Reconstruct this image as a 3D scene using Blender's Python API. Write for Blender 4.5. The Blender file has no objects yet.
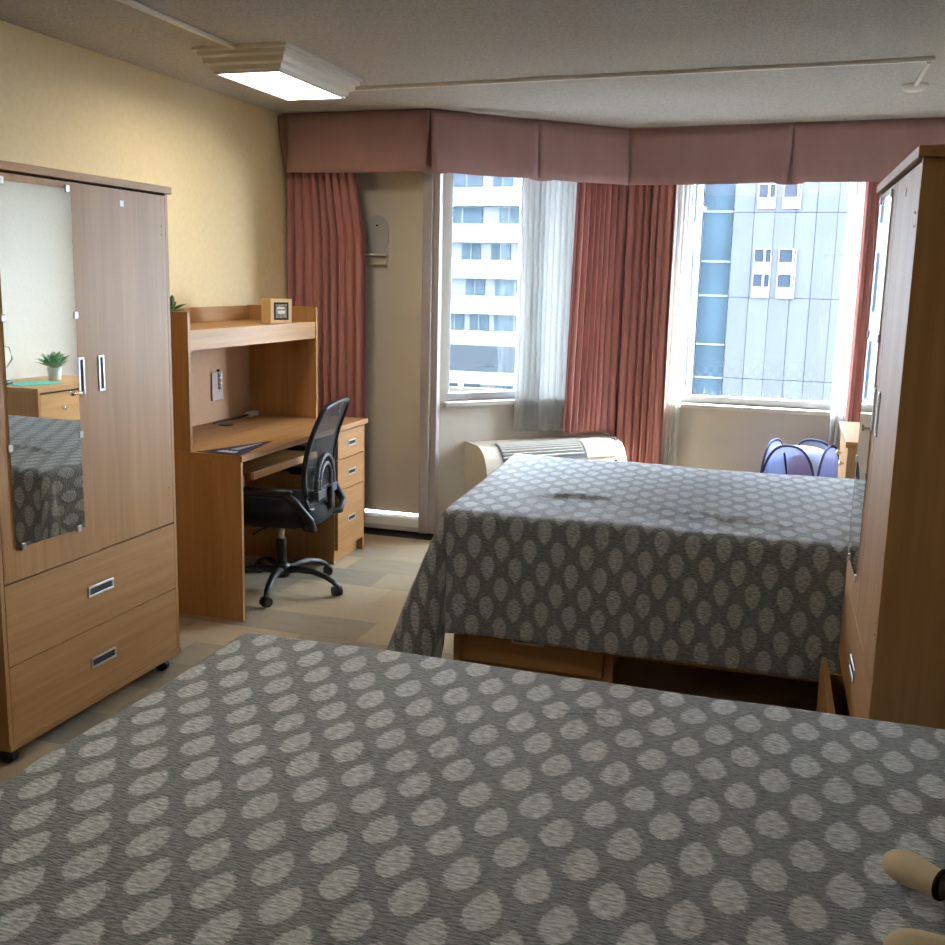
import bpy, math, random
from mathutils import Matrix, Vector
random.seed(7)
S = bpy.context.scene
C = S.collection
PI = math.pi

# ------------------------------------------------------------------ camera, world, sun, exposure
cd = bpy.data.cameras.new('camera'); cam = bpy.data.objects.new('camera', cd); C.objects.link(cam)
cd.sensor_width = 36; cd.lens = 1031.41 / 945 * 36
cd.shift_x = (472.5 - 455.75) / 945; cd.shift_y = (466.76 - 472.5) / 945
cd.clip_start = 0.02; cd.clip_end = 500
Rm = Matrix(((0.9501, -0.07455, 0.302906), (0.311269, 0.162661, -0.936297), (0.02053, 0.983862, 0.177749)))
cam.matrix_world = Matrix.Translation((2.4129, -0.3094, 1.5193)) @ Rm.to_4x4()
S.camera = cam

w = bpy.data.worlds.new('sky'); S.world = w; w.use_nodes = True
bg = w.node_tree.nodes['Background']
bg.inputs[0].default_value = (0.74, 0.87, 1.0, 1); bg.inputs[1].default_value = 42.0
sl = bpy.data.lights.new('sun', 'SUN'); sun = bpy.data.objects.new('sun', sl); C.objects.link(sun)
sl.energy = 26.0; sl.angle = math.radians(1.0); sl.color = (1, 0.95, 0.86)
sun.rotation_euler = Vector((-0.52, -0.24, -0.82)).to_track_quat('-Z', 'Y').to_euler()
LAMP = 13.0

vs = S.view_settings
vs.view_transform = 'Standard'; vs.look = 'None'; vs.gamma = 1; vs.exposure = 0.55
try: vs.use_curve_mapping = False
except Exception: pass

# ------------------------------------------------------------------ helpers
def lin(c):
    if isinstance(c, str):
        c = tuple(int(c[i:i+2], 16) / 255 for i in (0, 2, 4))
    return tuple((x / 12.92 if x <= .04045 else ((x + .055) / 1.055) ** 2.4) for x in c) + (1,)

class MB:
    def __init__(s): s.v = []; s.f = []; s.sm = []
    def add(s, vs, fs, smooth=False, M=None):
        o = len(s.v)
        for p in vs:
            p = Vector(p)
            s.v.append(tuple(M @ p if M else p))
        for f in fs: s.f.append([o + i for i in f]); s.sm.append(smooth)
        return s
    def box(s, a, b, M=None):
        x0, y0, z0 = (min(a[i], b[i]) for i in range(3)); x1, y1, z1 = (max(a[i], b[i]) for i in range(3))
        return s.add([(x0,y0,z0),(x1,y0,z0),(x1,y1,z0),(x0,y1,z0),(x0,y0,z1),(x1,y0,z1),(x1,y1,z1),(x0,y1,z1)],
                     [(3,2,1,0),(4,5,6,7),(0,1,5,4),(1,2,6,5),(2,3,7,6),(3,0,4,7)], M=M)
    def frame(s, a, b, t, axis):          # rectangular ring between a,b (thin along axis), border t
        x = [i for i in range(3) if i != axis]; p, q = x
        def bb(p0, p1, q0, q1):
            A = list(a); B = list(b); A[p], B[p], A[q], B[q] = p0, p1, q0, q1; s.box(A, B)
        bb(a[p], b[p], a[q], a[q]+t); bb(a[p], b[p], b[q]-t, b[q])
        bb(a[p], a[p]+t, a[q]+t, b[q]-t); bb(b[p]-t, b[p], a[q]+t, b[q]-t)
        return s
    def cyl(s, p0, p1, r0, r1=None, n=16, cap=True, M=None):
        r1 = r0 if r1 is None else r1
        p0, p1 = Vector(p0), Vector(p1); d = (p1 - p0).normalized()
        e = d.orthogonal().normalized(); g = d.cross(e)
        V = []
        for k in range(n):
            a = 2*PI*k/n; o = e*math.cos(a) + g*math.sin(a); V += [p0 + o*r0, p1 + o*r1]
        F = [(2*k, 2*((k+1) % n), 2*((k+1) % n)+1, 2*k+1) for k in range(n)]
        s.add(V, F, True, M)
        if cap:
            s.add([V[2*k] for k in range(n)], [tuple(range(n-1, -1, -1))], False, M)
            s.add([V[2*k+1] for k in range(n)], [tuple(range(n))], False, M)
        return s
    def tube(s, pts, r, n=10, closed=False, flat=1.0, up=None):
        pts = [Vector(p) for p in pts]; m = len(pts); V = []; F = []
        for i, p in enumerate(pts):
            a = pts[i-1] if (i or closed) else p; b = pts[(i+1) % m] if (i < m-1 or closed) else p
            d = (b - a).normalized(); u = Vector(up) if up else Vector((0, 0, 1))
            if abs(d.dot(u)) > .98: u = Vector((1, 0, 0)) if not up else d.orthogonal()
            e = d.cross(u).normalized(); g = e.cross(d)
            rr = r[i] if isinstance(r, (list, tuple)) else r
            for k in range(n):
                t = 2*PI*k/n; V.append(p + e*math.cos(t)*rr + g*math.sin(t)*rr*flat)
        for i in range(m if closed else m-1):
            j = (i+1) % m
            for k in range(n): F.append((i*n+k, i*n+(k+1) % n, j*n+(k+1) % n, j*n+k))
        s.add(V, F, True)
        if not closed:
            s.add(V[:n], [tuple(range(n-1, -1, -1))]); s.add(V[-n:], [tuple(range(n))])
        return s
    def lathe(s, prof, n=20, c=(0,0,0), sx=1, sy=1, M=None):
        V = []; F = []
        for r, z in prof:
            for k in range(n):
                t = 2*PI*k/n; V.append((c[0]+r*sx*math.cos(t), c[1]+r*sy*math.sin(t), c[2]+z))
        for i in range(len(prof)-1):
            for k in range(n): F.append((i*n+k, i*n+(k+1) % n, (i+1)*n+(k+1) % n, (i+1)*n+k))
        return s.add(V, F, True, M)
    def prism(s, poly, a, b, axis, smooth=False):   # poly in the two other axes, extruded a..b along axis
        n = len(poly)
        def P(q, h):
            l = list(q); l.insert(axis, h); return tuple(l)
        V = [P(q, a) for q in poly] + [P(q, b) for q in poly]
        s.add(V, [(k, (k+1) % n, n+(k+1) % n, n+k) for k in range(n)], smooth)
        s.add(V[:n], [tuple(range(n-1, -1, -1))]); s.add(V[n:], [tuple(range(n))])
        return s
    def grid(s, fn, nu, nv, smooth=True):
        V = [fn(i/nu, j/nv) for i in range(nu+1) for j in range(nv+1)]
        F = [(i*(nv+1)+j, (i+1)*(nv+1)+j, (i+1)*(nv+1)+j+1, i*(nv+1)+j+1) for i in range(nu) for j in range(nv)]
        return s.add(V, F, smooth)
    def mesh(s, name):
        me = bpy.data.meshes.new(name); me.from_pydata(s.v, [], s.f); me.update()
        me.polygons.foreach_set('use_smooth', s.sm)
        return me
    def build(s, name, mat, parent=None, bevel=0, seg=2, recalc=True, **props):
        me = s.mesh(name)
        if recalc:
            import bmesh
            bm = bmesh.new(); bm.from_mesh(me); bmesh.ops.recalc_face_normals(bm, faces=bm.faces[:]); bm.to_mesh(me); bm.free()
        return link(name, me, mat, parent, bevel, seg, **props)

def link(name, me, mat, parent=None, bevel=0, seg=2, **props):
    if mat and not me.materials: me.materials.append(mat)
    o = bpy.data.objects.new(name, me); C.objects.link(o)
    if parent: o.parent = parent
    if bevel:
        b = o.modifiers.new('bevel', 'BEVEL'); b.width = bevel; b.segments = seg; b.limit_method = 'ANGLE'; b.angle_limit = math.radians(40)
        b.harden_normals = False
    for k, v in props.items(): o[k] = v
    return o

def thing(name, label, cat, loc=(0,0,0), rz=0, group=None):
    o = bpy.data.objects.new(name, None); C.objects.link(o); o.empty_display_size = .05
    o.location = loc; o.rotation_euler = (0, 0, rz); o['label'] = label; o['category'] = cat
    if group: o['group'] = group
    return o
def tag(o, label, cat, group=None):
    o['label'] = label; o['category'] = cat
    if group: o['group'] = group
    return o
def kids(o): return [c for c in bpy.data.objects if c.parent == o]
def copy_tree(o, parent=None):
    c = o.copy(); C.objects.link(c); c.parent = parent
    for k in kids(o): copy_tree(k, c)
    return c

# ------------------------------------------------------------------ materials
def newmat(name):
    m = bpy.data.materials.new(name); m.use_nodes = True
    return m, m.node_tree, m.node_tree.nodes['Principled BSDF']
def node(nt, t, **k):
    n = nt.nodes.new(t)
    for a, b in k.items():
        if a.startswith('i_'):
            key = a[2:]; key = int(key) if key.isdigit() else key
            n.inputs[key].default_value = b
        else: setattr(n, a, b)
    return n
def plain(name, col, rough=.5, metal=0, spec=.5, var=.0, scale=20, bump=0, bscale=200, coord='Object'):
    m, nt, p = newmat(name)
    p.inputs['Base Color'].default_value = lin(col); p.inputs['Roughness'].default_value = rough
    p.inputs['Metallic'].default_value = metal; p.inputs['Specular IOR Level'].default_value = spec
    tc = node(nt, 'ShaderNodeTexCoord')
    if var:
        no = node(nt, 'ShaderNodeTexNoise'); no.inputs['Scale'].default_value = scale; no.inputs['Detail'].default_value = 4
        nt.links.new(tc.outputs[coord], no.inputs['Vector'])
        mr = node(nt, 'ShaderNodeMapRange'); mr.inputs[1].default_value = .3; mr.inputs[2].default_value = .7
        mr.inputs[3].default_value = 1-var; mr.inputs[4].default_value = 1+var
        nt.links.new(no.outputs[0], mr.inputs[0])
        mx = node(nt, 'ShaderNodeMix', data_type='RGBA', blend_type='MULTIPLY'); mx.inputs[0].default_value = 1
        mx.inputs[6].default_value = lin(col); nt.links.new(mr.outputs[0], mx.inputs[7])
        nt.links.new(mx.outputs[2], p.inputs['Base Color'])
    if bump:
        n2 = node(nt, 'ShaderNodeTexNoise'); n2.inputs['Scale'].default_value = bscale; n2.inputs['Detail'].default_value = 3
        nt.links.new(tc.outputs[coord], n2.inputs['Vector'])
        bp = node(nt, 'ShaderNodeBump'); bp.inputs['Strength'].default_value = bump; bp.inputs['Distance'].default_value = .004
        nt.links.new(n2.outputs[0], bp.inputs['Height']); nt.links.new(bp.outputs[0], p.inputs['Normal'])
    return m
def wood(name, c1, c2, axis, rough=.5):
    m, nt, p = newmat(name)
    tc = node(nt, 'ShaderNodeTexCoord'); mp = node(nt, 'ShaderNodeMapping')
    s = [38, 38, 38]; s[axis] = 1.6; mp.inputs['Scale'].default_value = s
    nt.links.new(tc.outputs['Object'], mp.inputs['Vector'])
    n1 = node(nt, 'ShaderNodeTexNoise'); n1.inputs['Scale'].default_value = 1.0; n1.inputs['Detail'].default_value = 5; n1.inputs['Roughness'].default_value = .65
    nt.links.new(mp.outputs[0], n1.inputs['Vector'])
    mp2 = node(nt, 'ShaderNodeMapping'); s2 = [7, 7, 7]; s2[axis] = .5; mp2.inputs['Scale'].default_value = s2
    nt.links.new(tc.outputs['Object'], mp2.inputs['Vector'])
    n2 = node(nt, 'ShaderNodeTexNoise'); n2.inputs['Scale'].default_value = 1.0; n2.inputs['Detail'].default_value = 2
    nt.links.new(mp2.outputs[0], n2.inputs['Vector'])
    ad = node(nt, 'ShaderNodeMath', operation='MULTIPLY_ADD'); ad.inputs[1].default_value = .6
    nt.links.new(n1.outputs[0], ad.inputs[0])
    sc = node(nt, 'ShaderNodeMath', operation='MULTIPLY'); sc.inputs[1].default_value = .4
    nt.links.new(n2.outputs[0], sc.inputs[0]); nt.links.new(sc.outputs[0], ad.inputs[2])
    cr = node(nt, 'ShaderNodeValToRGB'); cr.color_ramp.elements[0].position = .36; cr.color_ramp.elements[1].position = .64
    cr.color_ramp.elements[0].color = lin(c1); cr.color_ramp.elements[1].color = lin(c2)
    nt.links.new(ad.outputs[0], cr.inputs[0]); nt.links.new(cr.outputs[0], p.inputs['Base Color'])
    p.inputs['Roughness'].default_value = rough; p.inputs['Specular IOR Level'].default_value = .38
    return m
def emis(name, col, s):
    m, nt, p = newmat(name); p.inputs['Base Color'].default_value = (.8,.8,.8,1)
    p.inputs['Emission Color'].default_value = lin(col); p.inputs['Emission Strength'].default_value = s
    return m
def cloth(name, col, trans=.3, var=.12, clear=0.0, sx=60):
    m, nt, p = newmat(name)
    tc = node(nt, 'ShaderNodeTexCoord'); mp = node(nt, 'ShaderNodeMapping'); mp.inputs['Scale'].default_value = (sx, sx, 3)
    nt.links.new(tc.outputs['Object'], mp.inputs['Vector'])
    no = node(nt, 'ShaderNodeTexNoise'); no.inputs['Scale'].default_value = 1; no.inputs['Detail'].default_value = 3
    nt.links.new(mp.outputs[0], no.inputs['Vector'])
    mr = node(nt, 'ShaderNodeMapRange'); mr.inputs[1].default_value = .3; mr.inputs[2].default_value = .7; mr.inputs[3].default_value = 1-var; mr.inputs[4].default_value = 1+var
    nt.links.new(no.outputs[0], mr.inputs[0])
    mx = node(nt, 'ShaderNodeMix', data_type='RGBA', blend_type='MULTIPLY'); mx.inputs[0].default_value = 1; mx.inputs[6].default_value = lin(col)
    nt.links.new(mr.outputs[0], mx.inputs[7]); nt.links.new(mx.outputs[2], p.inputs['Base Color'])
    p.inputs['Roughness'].default_value = .85; p.inputs['Specular IOR Level'].default_value = .15
    tr = node(nt, 'ShaderNodeBsdfTranslucent'); nt.links.new(mx.outputs[2], tr.inputs[0])
    ms = node(nt, 'ShaderNodeMixShader'); ms.inputs[0].default_value = trans
    nt.links.new(p.outputs[0], ms.inputs[1]); nt.links.new(tr.outputs[0], ms.inputs[2])
    out = nt.nodes['Material Output']; last = ms
    if clear:
        tp = node(nt, 'ShaderNodeBsdfTransparent'); m2 = node(nt, 'ShaderNodeMixShader'); m2.inputs[0].default_value = clear
        nt.links.new(ms.outputs[0], m2.inputs[1]); nt.links.new(tp.outputs[0], m2.inputs[2]); last = m2
    nt.links.new(last.outputs[0], out.inputs[0])
    return m
def glass(name, tint=(1,1,1,1), refl=.08):
    m, nt, p = newmat(name)
    tp = node(nt, 'ShaderNodeBsdfTransparent'); tp.inputs[0].default_value = tint
    gl = node(nt, 'ShaderNodeBsdfGlossy'); gl.inputs['Roughness'].default_value = .02
    ms = node(nt, 'ShaderNodeMixShader'); ms.inputs[0].default_value = refl
    nt.links.new(tp.outputs[0], ms.inputs[1]); nt.links.new(gl.outputs[0], ms.inputs[2])
    nt.links.new(ms.outputs[0], nt.nodes['Material Output'].inputs[0])
    return m

OA, OB = '9c7040', 'b38755'
M = {}
M['wood_v'] = wood('wood_vertical', OA, OB, 2); M['wood_y'] = wood('wood_along_y', OA, OB, 1); M['wood_x'] = wood('wood_along_x', OA, OB, 0)
M['wood_edge'] = plain('wood_edge', 'c39055', .4, var=.06)
M['taupe_board'] = plain('tack_board', 'b08a68', .7, var=.05, scale=60)
M['shadow_gap'] = plain('dark_recess', '1c1815', .7)
M['silver'] = plain('brushed_silver', 'c4c4c4', .35, .85)
M['chrome'] = plain('chrome', 'd8d8d8', .15, 1)
M['black_plastic'] = plain('black_plastic', '17181a', .42, var=.1)
M['black_fabric'] = plain('black_fabric', '14161a', .85, var=.2, scale=90, bump=.3, bscale=600)
M['grey_plastic'] = plain('grey_plastic', '5c6066', .45)
M['mirror'] = plain('mirror_glass', 'eef2ee', .0, 1)
M['wall'] = plain('wallpaper', 'dcc79b', .75, var=.035, scale=45, bump=.12, bscale=160)
M['wall_right'] = plain('pale_wallpaper', 'e4e0d4', .75, var=.03, scale=45, bump=.12, bscale=160)
M['wall_white'] = plain('painted_window_wall', 'cfc8bb', .7, var=.02, scale=8)
M['ceiling'] = plain('stipple_ceiling', 'bab7b0', .95, var=.22, scale=130, bump=.9, bscale=130)
M['white_paint'] = plain('white_paint', 'd9d6cc', .45, var=.02)
M['door_paint'] = plain('door_paint', 'e4ddcc', .5, var=.02, scale=5)
M['frame_grey'] = plain('aluminium_frame', 'c9cace', .4, .1, var=.03)
M['jamb'] = plain('jamb_paint', 'b3acaa', .5, var=.03)
M['white_plastic'] = plain('white_plastic', 'e6e3da', .4)
M['cream_plastic'] = plain('cream_plastic', 'd9d0bd', .45, var=.02)
M['glass'] = glass('window_glass')
M['pink'] = cloth('rose_curtain', 'b9827b', .10, .12)
M['pink_valance'] = cloth('rose_valance', 'a88581', .06, .05, sx=8)
M['sheer'] = cloth('sheer_white', 'e2e3e2', .25, .04, .12)
M['sheer_bright'] = cloth('sheer_bright', 'f0f1ee', .35, .04, .2)  # same sheer, window glare put in as a brighter, clearer cloth
M['lens'] = emis('lamp_lens', 'fff5e4', LAMP)
M['hull'] = plain('facade_panel_a', '3f4147', .8, spec=.0, var=.05, scale=.6)
M['hull3'] = plain('facade_backing', '303238', .9, spec=0)
M['hull2'] = plain('facade_panel_b', '3d3f46', .8, spec=.0, var=.06, scale=.5)
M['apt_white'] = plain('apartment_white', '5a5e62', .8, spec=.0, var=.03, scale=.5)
M['apt_dark'] = plain('apartment_window', '323e46', .3, spec=.0, var=.25, scale=.7)
M['bglass'] = plain('tower_glass', '2b363d', .5, spec=.0, var=.15, scale=.4)
M['concrete'] = plain('concrete', '9aa0a8', .85, spec=.0, var=.08, scale=3)
M['street'] = plain('asphalt', '3a3b3f', .9, spec=.0, var=.1, scale=.3)

# carpet planks: colour differs from plank to plank
def carpet():
    m, nt, p = newmat('carpet_plank')
    oi = node(nt, 'ShaderNodeObjectInfo'); tc = node(nt, 'ShaderNodeTexCoord')
    mp = node(nt, 'ShaderNodeMapping'); mp.inputs['Scale'].default_value = (5, 14, 5)
    nt.links.new(tc.outputs['Object'], mp.inputs['Vector']); nt.links.new(oi.outputs['Location'], mp.inputs['Location'])
    n1 = node(nt, 'ShaderNodeTexNoise'); n1.inputs['Scale'].default_value = 1; n1.inputs['Detail'].default_value = 5; n1.inputs['Roughness'].default_value = .7
    nt.links.new(mp.outputs[0], n1.inputs['Vector'])
    a = node(nt, 'ShaderNodeMath', operation='MULTIPLY_ADD'); a.inputs[1].default_value = .62
    b = node(nt, 'ShaderNodeMath', operation='MULTIPLY'); b.inputs[1].default_value = .5
    nt.links.new(oi.outputs['Random'], a.inputs[0]); nt.links.new(n1.outputs[0], b.inputs[0]); nt.links.new(b.outputs[0], a.inputs[2])
    cr = node(nt, 'ShaderNodeValToRGB'); e = cr.color_ramp.elements
    e[0].position = .15; e[0].color = lin('857d72'); e[1].position = .85; e[1].color = lin('b8a385')
    x = e.new(.5); x.color = lin('a2957f')
    nt.links.new(a.outputs[0], cr.inputs[0]); nt.links.new(cr.outputs[0], p.inputs['Base Color'])
    p.inputs['Roughness'].default_value = .95; p.inputs['Specular IOR Level'].default_value = .1
    n2 = node(nt, 'ShaderNodeTexNoise'); n2.inputs['Scale'].default_value = 350
    nt.links.new(tc.outputs['Object'], n2.inputs['Vector'])
    bp = node(nt, 'ShaderNodeBump'); bp.inputs['Strength'].default_value = .5; bp.inputs['Distance'].default_value = .004
    nt.links.new(n2.outputs[0], bp.inputs['Height']); nt.links.new(bp.outputs[0], p.inputs['Normal'])
    return m
M['carpet'] = carpet()

def quilt_mat(name, base, leaf, tip):
    m, nt, p = newmat(name); L = nt.links.new
    uv = node(nt, 'ShaderNodeUVMap'); uv.uv_map = 'UVMap'
    def mt(op, a, b=None, c=None, clamp=False):
        n = node(nt, 'ShaderNodeMath', operation=op); n.use_clamp = clamp
        for i, x in enumerate((a, b, c)):
            if x is None: continue
            if isinstance(x, (int, float)): n.inputs[i].default_value = x
            else: L(x, n.inputs[i])
        return n.outputs[0]
    # ragged woven outline
    nz = node(nt, 'ShaderNodeTexNoise'); nz.inputs['Scale'].default_value = 150; nz.inputs['Detail'].default_value = 2
    L(uv.outputs[0], nz.inputs['Vector'])
    rag = mt('MULTIPLY', mt('SUBTRACT', nz.outputs[0], .5), .020)
    sp = node(nt, 'ShaderNodeSeparateXYZ'); L(uv.outputs[0], sp.inputs[0])
    u, v = sp.outputs[0], sp.outputs[1]
    PU, PV, LL, WW = .108, .158, .097, .066
    def leaf_mask(du, dv):
        fu = mt('MULTIPLY', mt('SUBTRACT', mt('FRACT', mt('MULTIPLY_ADD', u, 1/PU, du)), .5), PU)
        fv = mt('MULTIPLY', mt('SUBTRACT', mt('FRACT', mt('MULTIPLY_ADD', v, 1/PV, dv)), .5), PV*tip)
        t = mt('MULTIPLY_ADD', fv, 1/LL, .5, clamp=True)
        wd = mt('MULTIPLY', mt('MULTIPLY', mt('POWER', t, .5), mt('POWER', mt('SUBTRACT', 1, t), .7)), WW)
        dd = mt('ADD', mt('SUBTRACT', wd, mt('ABSOLUTE', fu)), rag)
        return mt('MULTIPLY_ADD', dd, 1/.006, 0, clamp=True)
    mask = mt('MAXIMUM', leaf_mask(50, 50), leaf_mask(50.5, 50.5))
    # knit rows
    mp = node(nt, 'ShaderNodeMapping'); mp.inputs['Scale'].default_value = (60, 210, 1); L(uv.outputs[0], mp.inputs['Vector'])
    kn = node(nt, 'ShaderNodeTexNoise'); kn.inputs['Scale'].default_value = 1; kn.inputs['Detail'].default_value = 2; L(mp.outputs[0], kn.inputs['Vector'])
    big = node(nt, 'ShaderNodeTexNoise'); big.inputs['Scale'].default_value = 4; L(uv.outputs[0], big.inputs['Vector'])
    shade = mt('ADD', mt('MULTIPLY_ADD', kn.outputs[0], 2.3, -.15), mt('MULTIPLY', mt('SUBTRACT', big.outputs[0], .5), .25))
    mx = node(nt, 'ShaderNodeMix', data_type='RGBA'); mx.inputs[6].default_value = lin(base); mx.inputs[7].default_value = lin(leaf)
    L(mt('MULTIPLY', mask, .92), mx.inputs[0])
    m2 = node(nt, 'ShaderNodeMix', data_type='RGBA', blend_type='MULTIPLY'); m2.inputs[0].default_value = 1
    L(mx.outputs[2], m2.inputs[6]); L(shade, m2.inputs[7]); L(m2.outputs[2], p.inputs['Base Color'])
    p.inputs['Roughness'].default_value = .62; p.inputs['Specular IOR Level'].default_value = .45
    p.inputs['Sheen Weight'].default_value = .35; p.inputs['Sheen Roughness'].default_value = .4
    bp = node(nt, 'ShaderNodeBump'); bp.inputs['Strength'].default_value = 1.0; bp.inputs['Distance'].default_value = .008
    L(mt('ADD', kn.outputs[0], mt('MULTIPLY', mask, .35)), bp.inputs['Height']); L(bp.outputs[0], p.inputs['Normal'])
    return m
M['quilt_a'] = quilt_mat('quilt_leaf_print', '90969a', 'dde2e4', 1)  # leaf tone raised to carry the stronger light on the near bed
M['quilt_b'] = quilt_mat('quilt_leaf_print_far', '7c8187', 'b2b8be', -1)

# ------------------------------------------------------------------ the room
XL, XR, YB, ZC = -0.52, 3.27, -1.7, 2.45
YD, YF = 5.50, 6.45
BX, BY = 0.40, 5.50                     # where the angled bay wall starts
BL = (YF - BY) * math.sqrt(2)           # its length
CX = BX + (YF - BY)                     # where it meets the window wall

def struct(o): o['kind'] = 'structure'; return o
slab = MB().prism([(XL,YB),(XR,YB),(XR,YF),(CX,YF),(BX,BY),(XL,YD)], -.10, -.012, 2).build('floor', M['shadow_gap']); struct(slab)
pm = {}
PY, PX = .25, .5
r = 0; y = YB
while y < YF - .01:
    y1 = min(y + PY, YF); x = XL - [0, .25, .12, .37][r % 4]
    while x < XR - .01:
        a, b = max(x, XL), min(x + PX, XR)
        lim = XR
        if y1 > YD:                       # follow the angled bay wall
            a = max(a, CX - (YF - y1) if y1 > YD + .01 else a)
        if b - a > .03:
            k = (round(b - a, 3), round(y1 - y, 3))
            if k not in pm:
                pm[k] = MB().box((.0005, .0005, -.012), (k[0]-.0005, k[1]-.0005, 0)).mesh('carpet_plank'); pm[k].materials.append(M['carpet'])
            o = link('carpet_plank', pm[k], None, slab); o.location = (a, y, -.0008 * random.random())
        x += PX
    y = y1; r += 1

struct(MB().box((XL-.12, YB-.12, ZC), (XR+.12, YF+.15, ZC+.12)).build('ceiling', M['ceiling']))
struct(MB().box((XL-.12, YB-.12, -.1), (XL, YD, ZC)).build('wall_left', M['wall']))
struct(MB().box((XR, YB-.12, -.1), (XR+.12, YF+.15, ZC)).build('wall_right', M['wall_right']))
struct(MB().box((XL-.12, YB-.12, -.1), (XR+.12, YB, ZC)).build('wall_back', M['wall']))
DX0, DX1, DZ = -.44, .335, 2.22
struct(MB().box((XL-.12, YD, -.1), (DX0, YD+.16, ZC)).box((DX1, YD, -.1), (BX, YD+.16, ZC)).box((DX0, YD, DZ), (DX1, YD+.16, ZC)).box((DX0, YD, -.1), (DX1, YD+.16, -.002)).build('wall_balcony', M['wall_white']))
W1a, W1b, W1z, W1t = .07, 1.19, .80, 2.28
wb = MB().box((0, 0, -.1), (BL+.06, .14, W1z)).box((0, 0, W1t), (BL+.06, .14, ZC)).box((0, 0, W1z), (W1a, .14, W1t)).box((W1b, 0, W1z), (BL+.06, .14, W1t)).build('wall_bay', M['wall_white'])
wb.location = (BX, BY, 0); wb.rotation_euler.z = PI/4; struct(wb)
W2a, W2b, W2z, W2t = 1.70, 3.0, .772, 2.28
struct(MB().box((CX-.05, YF, -.1), (XR+.12, YF+.14, W2z)).box((CX-.05, YF, W2t), (XR+.12, YF+.14, ZC)).box((CX-.05, YF, W2z), (W2a, YF+.14, W2t)).box((W2b, YF, W2z), (XR+.12, YF+.14, W2t)).build('wall_front', M['wall_white']))
for nm, a, b in (('baseboard_left', (XL, YB, 0), (XL+.014, YD, .09)), ('baseboard_right', (XR-.014, YB, 0), (XR, YF, .09)), ('baseboard_back', (XL+.014, YB, 0), (XR-.014, YB+.014, .09)), ('baseboard_front', (CX+.02, YF-.014, 0), (XR-.014, YF, .09))):
    struct(MB().box(a, b).build(nm, M['white_paint'], bevel=.003))

# bay window
w1 = thing('window_1', 'tall window in the angled bay wall above the air conditioner', 'window', (BX, BY, 0), PI/4); struct(w1)
MB().frame((W1a, .05, W1z), (W1b, .11, W1t), .045, 1).build('window_frame', M['frame_grey'], w1, bevel=.004)
MB().box((.60, .055, W1z+.045), (.635, .105, W1t-.045)).build('mullion', M['frame_grey'], w1, bevel=.003)
for a, b in ((W1a+.045, .60), (.635, W1b-.045)):
    MB().box((a, .077, W1z+.045), (b, .083, W1t-.045)).build('pane', M['glass'], w1)
MB().box((W1a-.02, -.035, W1z-.03), (W1b+.02, .05, W1z)).build('window_sill', M['white_paint'], w1, bevel=.005)
# wide window
w2 = thing('window_2', 'wide window in the end wall beside the tall wardrobe', 'window', (0, 0, 0)); struct(w2)
MB().frame((W2a, YF+.06, W2z), (W2b, YF+.12, W2t), .045, 1).build('window_frame', M['frame_grey'], w2, bevel=.004)
MB().box((W2a+.045, YF+.087, W2z+.045), (W2b-.045, YF+.093, W2t-.045)).build('pane', M['glass'], w2)
MB().box((W2a-.03, YF-.045, W2z-.028), (W2b+.03, YF+.06, W2z)).build('window_sill', M['white_paint'], w2, bevel=.005)
# balcony door
d1 = thing('door_1', 'plain pale balcony door between rose curtain and bay window', 'door', (0, 0, 0)); struct(d1)
MB().box((DX0+.02, YD+.09, .082), (DX1-.008, YD+.13, DZ-.02)).build('door_leaf', M['door_paint'], d1, bevel=.003)
MB().box((DX1-.012, YD-.07, 0), (BX-.018, YD+.15, 2.3)).build('door_jamb', M['jamb'], d1, bevel=.006)
MB().box((BX-.018, YD-.045, 0), (BX+.02, YD+.02, 2.3)).build('door_casing', M['jamb'], d1, bevel=.005)
MB().box((DX0-.04, YD-.02, .0), (DX0+.02, YD+.15, DZ+.05)).build('door_jamb', M['jamb'], d1, bevel=.004)
MB().box((DX0+.02, YD+.02, DZ-.02), (DX1-.012, YD+.14, DZ+.06)).build('door_head', M['jamb'], d1, bevel=.004)
MB().prism([(YD-.045, 0), (YD+.13, 0), (YD+.13, .066), (YD+.02, .06), (YD-.045, .03)], DX0+.02, DX1-.012, 0).build('threshold', M['white_plastic'], d1, bevel=.004)
MB().cyl((DX1-.02, YD+.075, 1.20), (DX1-.02, YD+.095, 1.20), .012).build('latch', M['silver'], d1)

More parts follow.
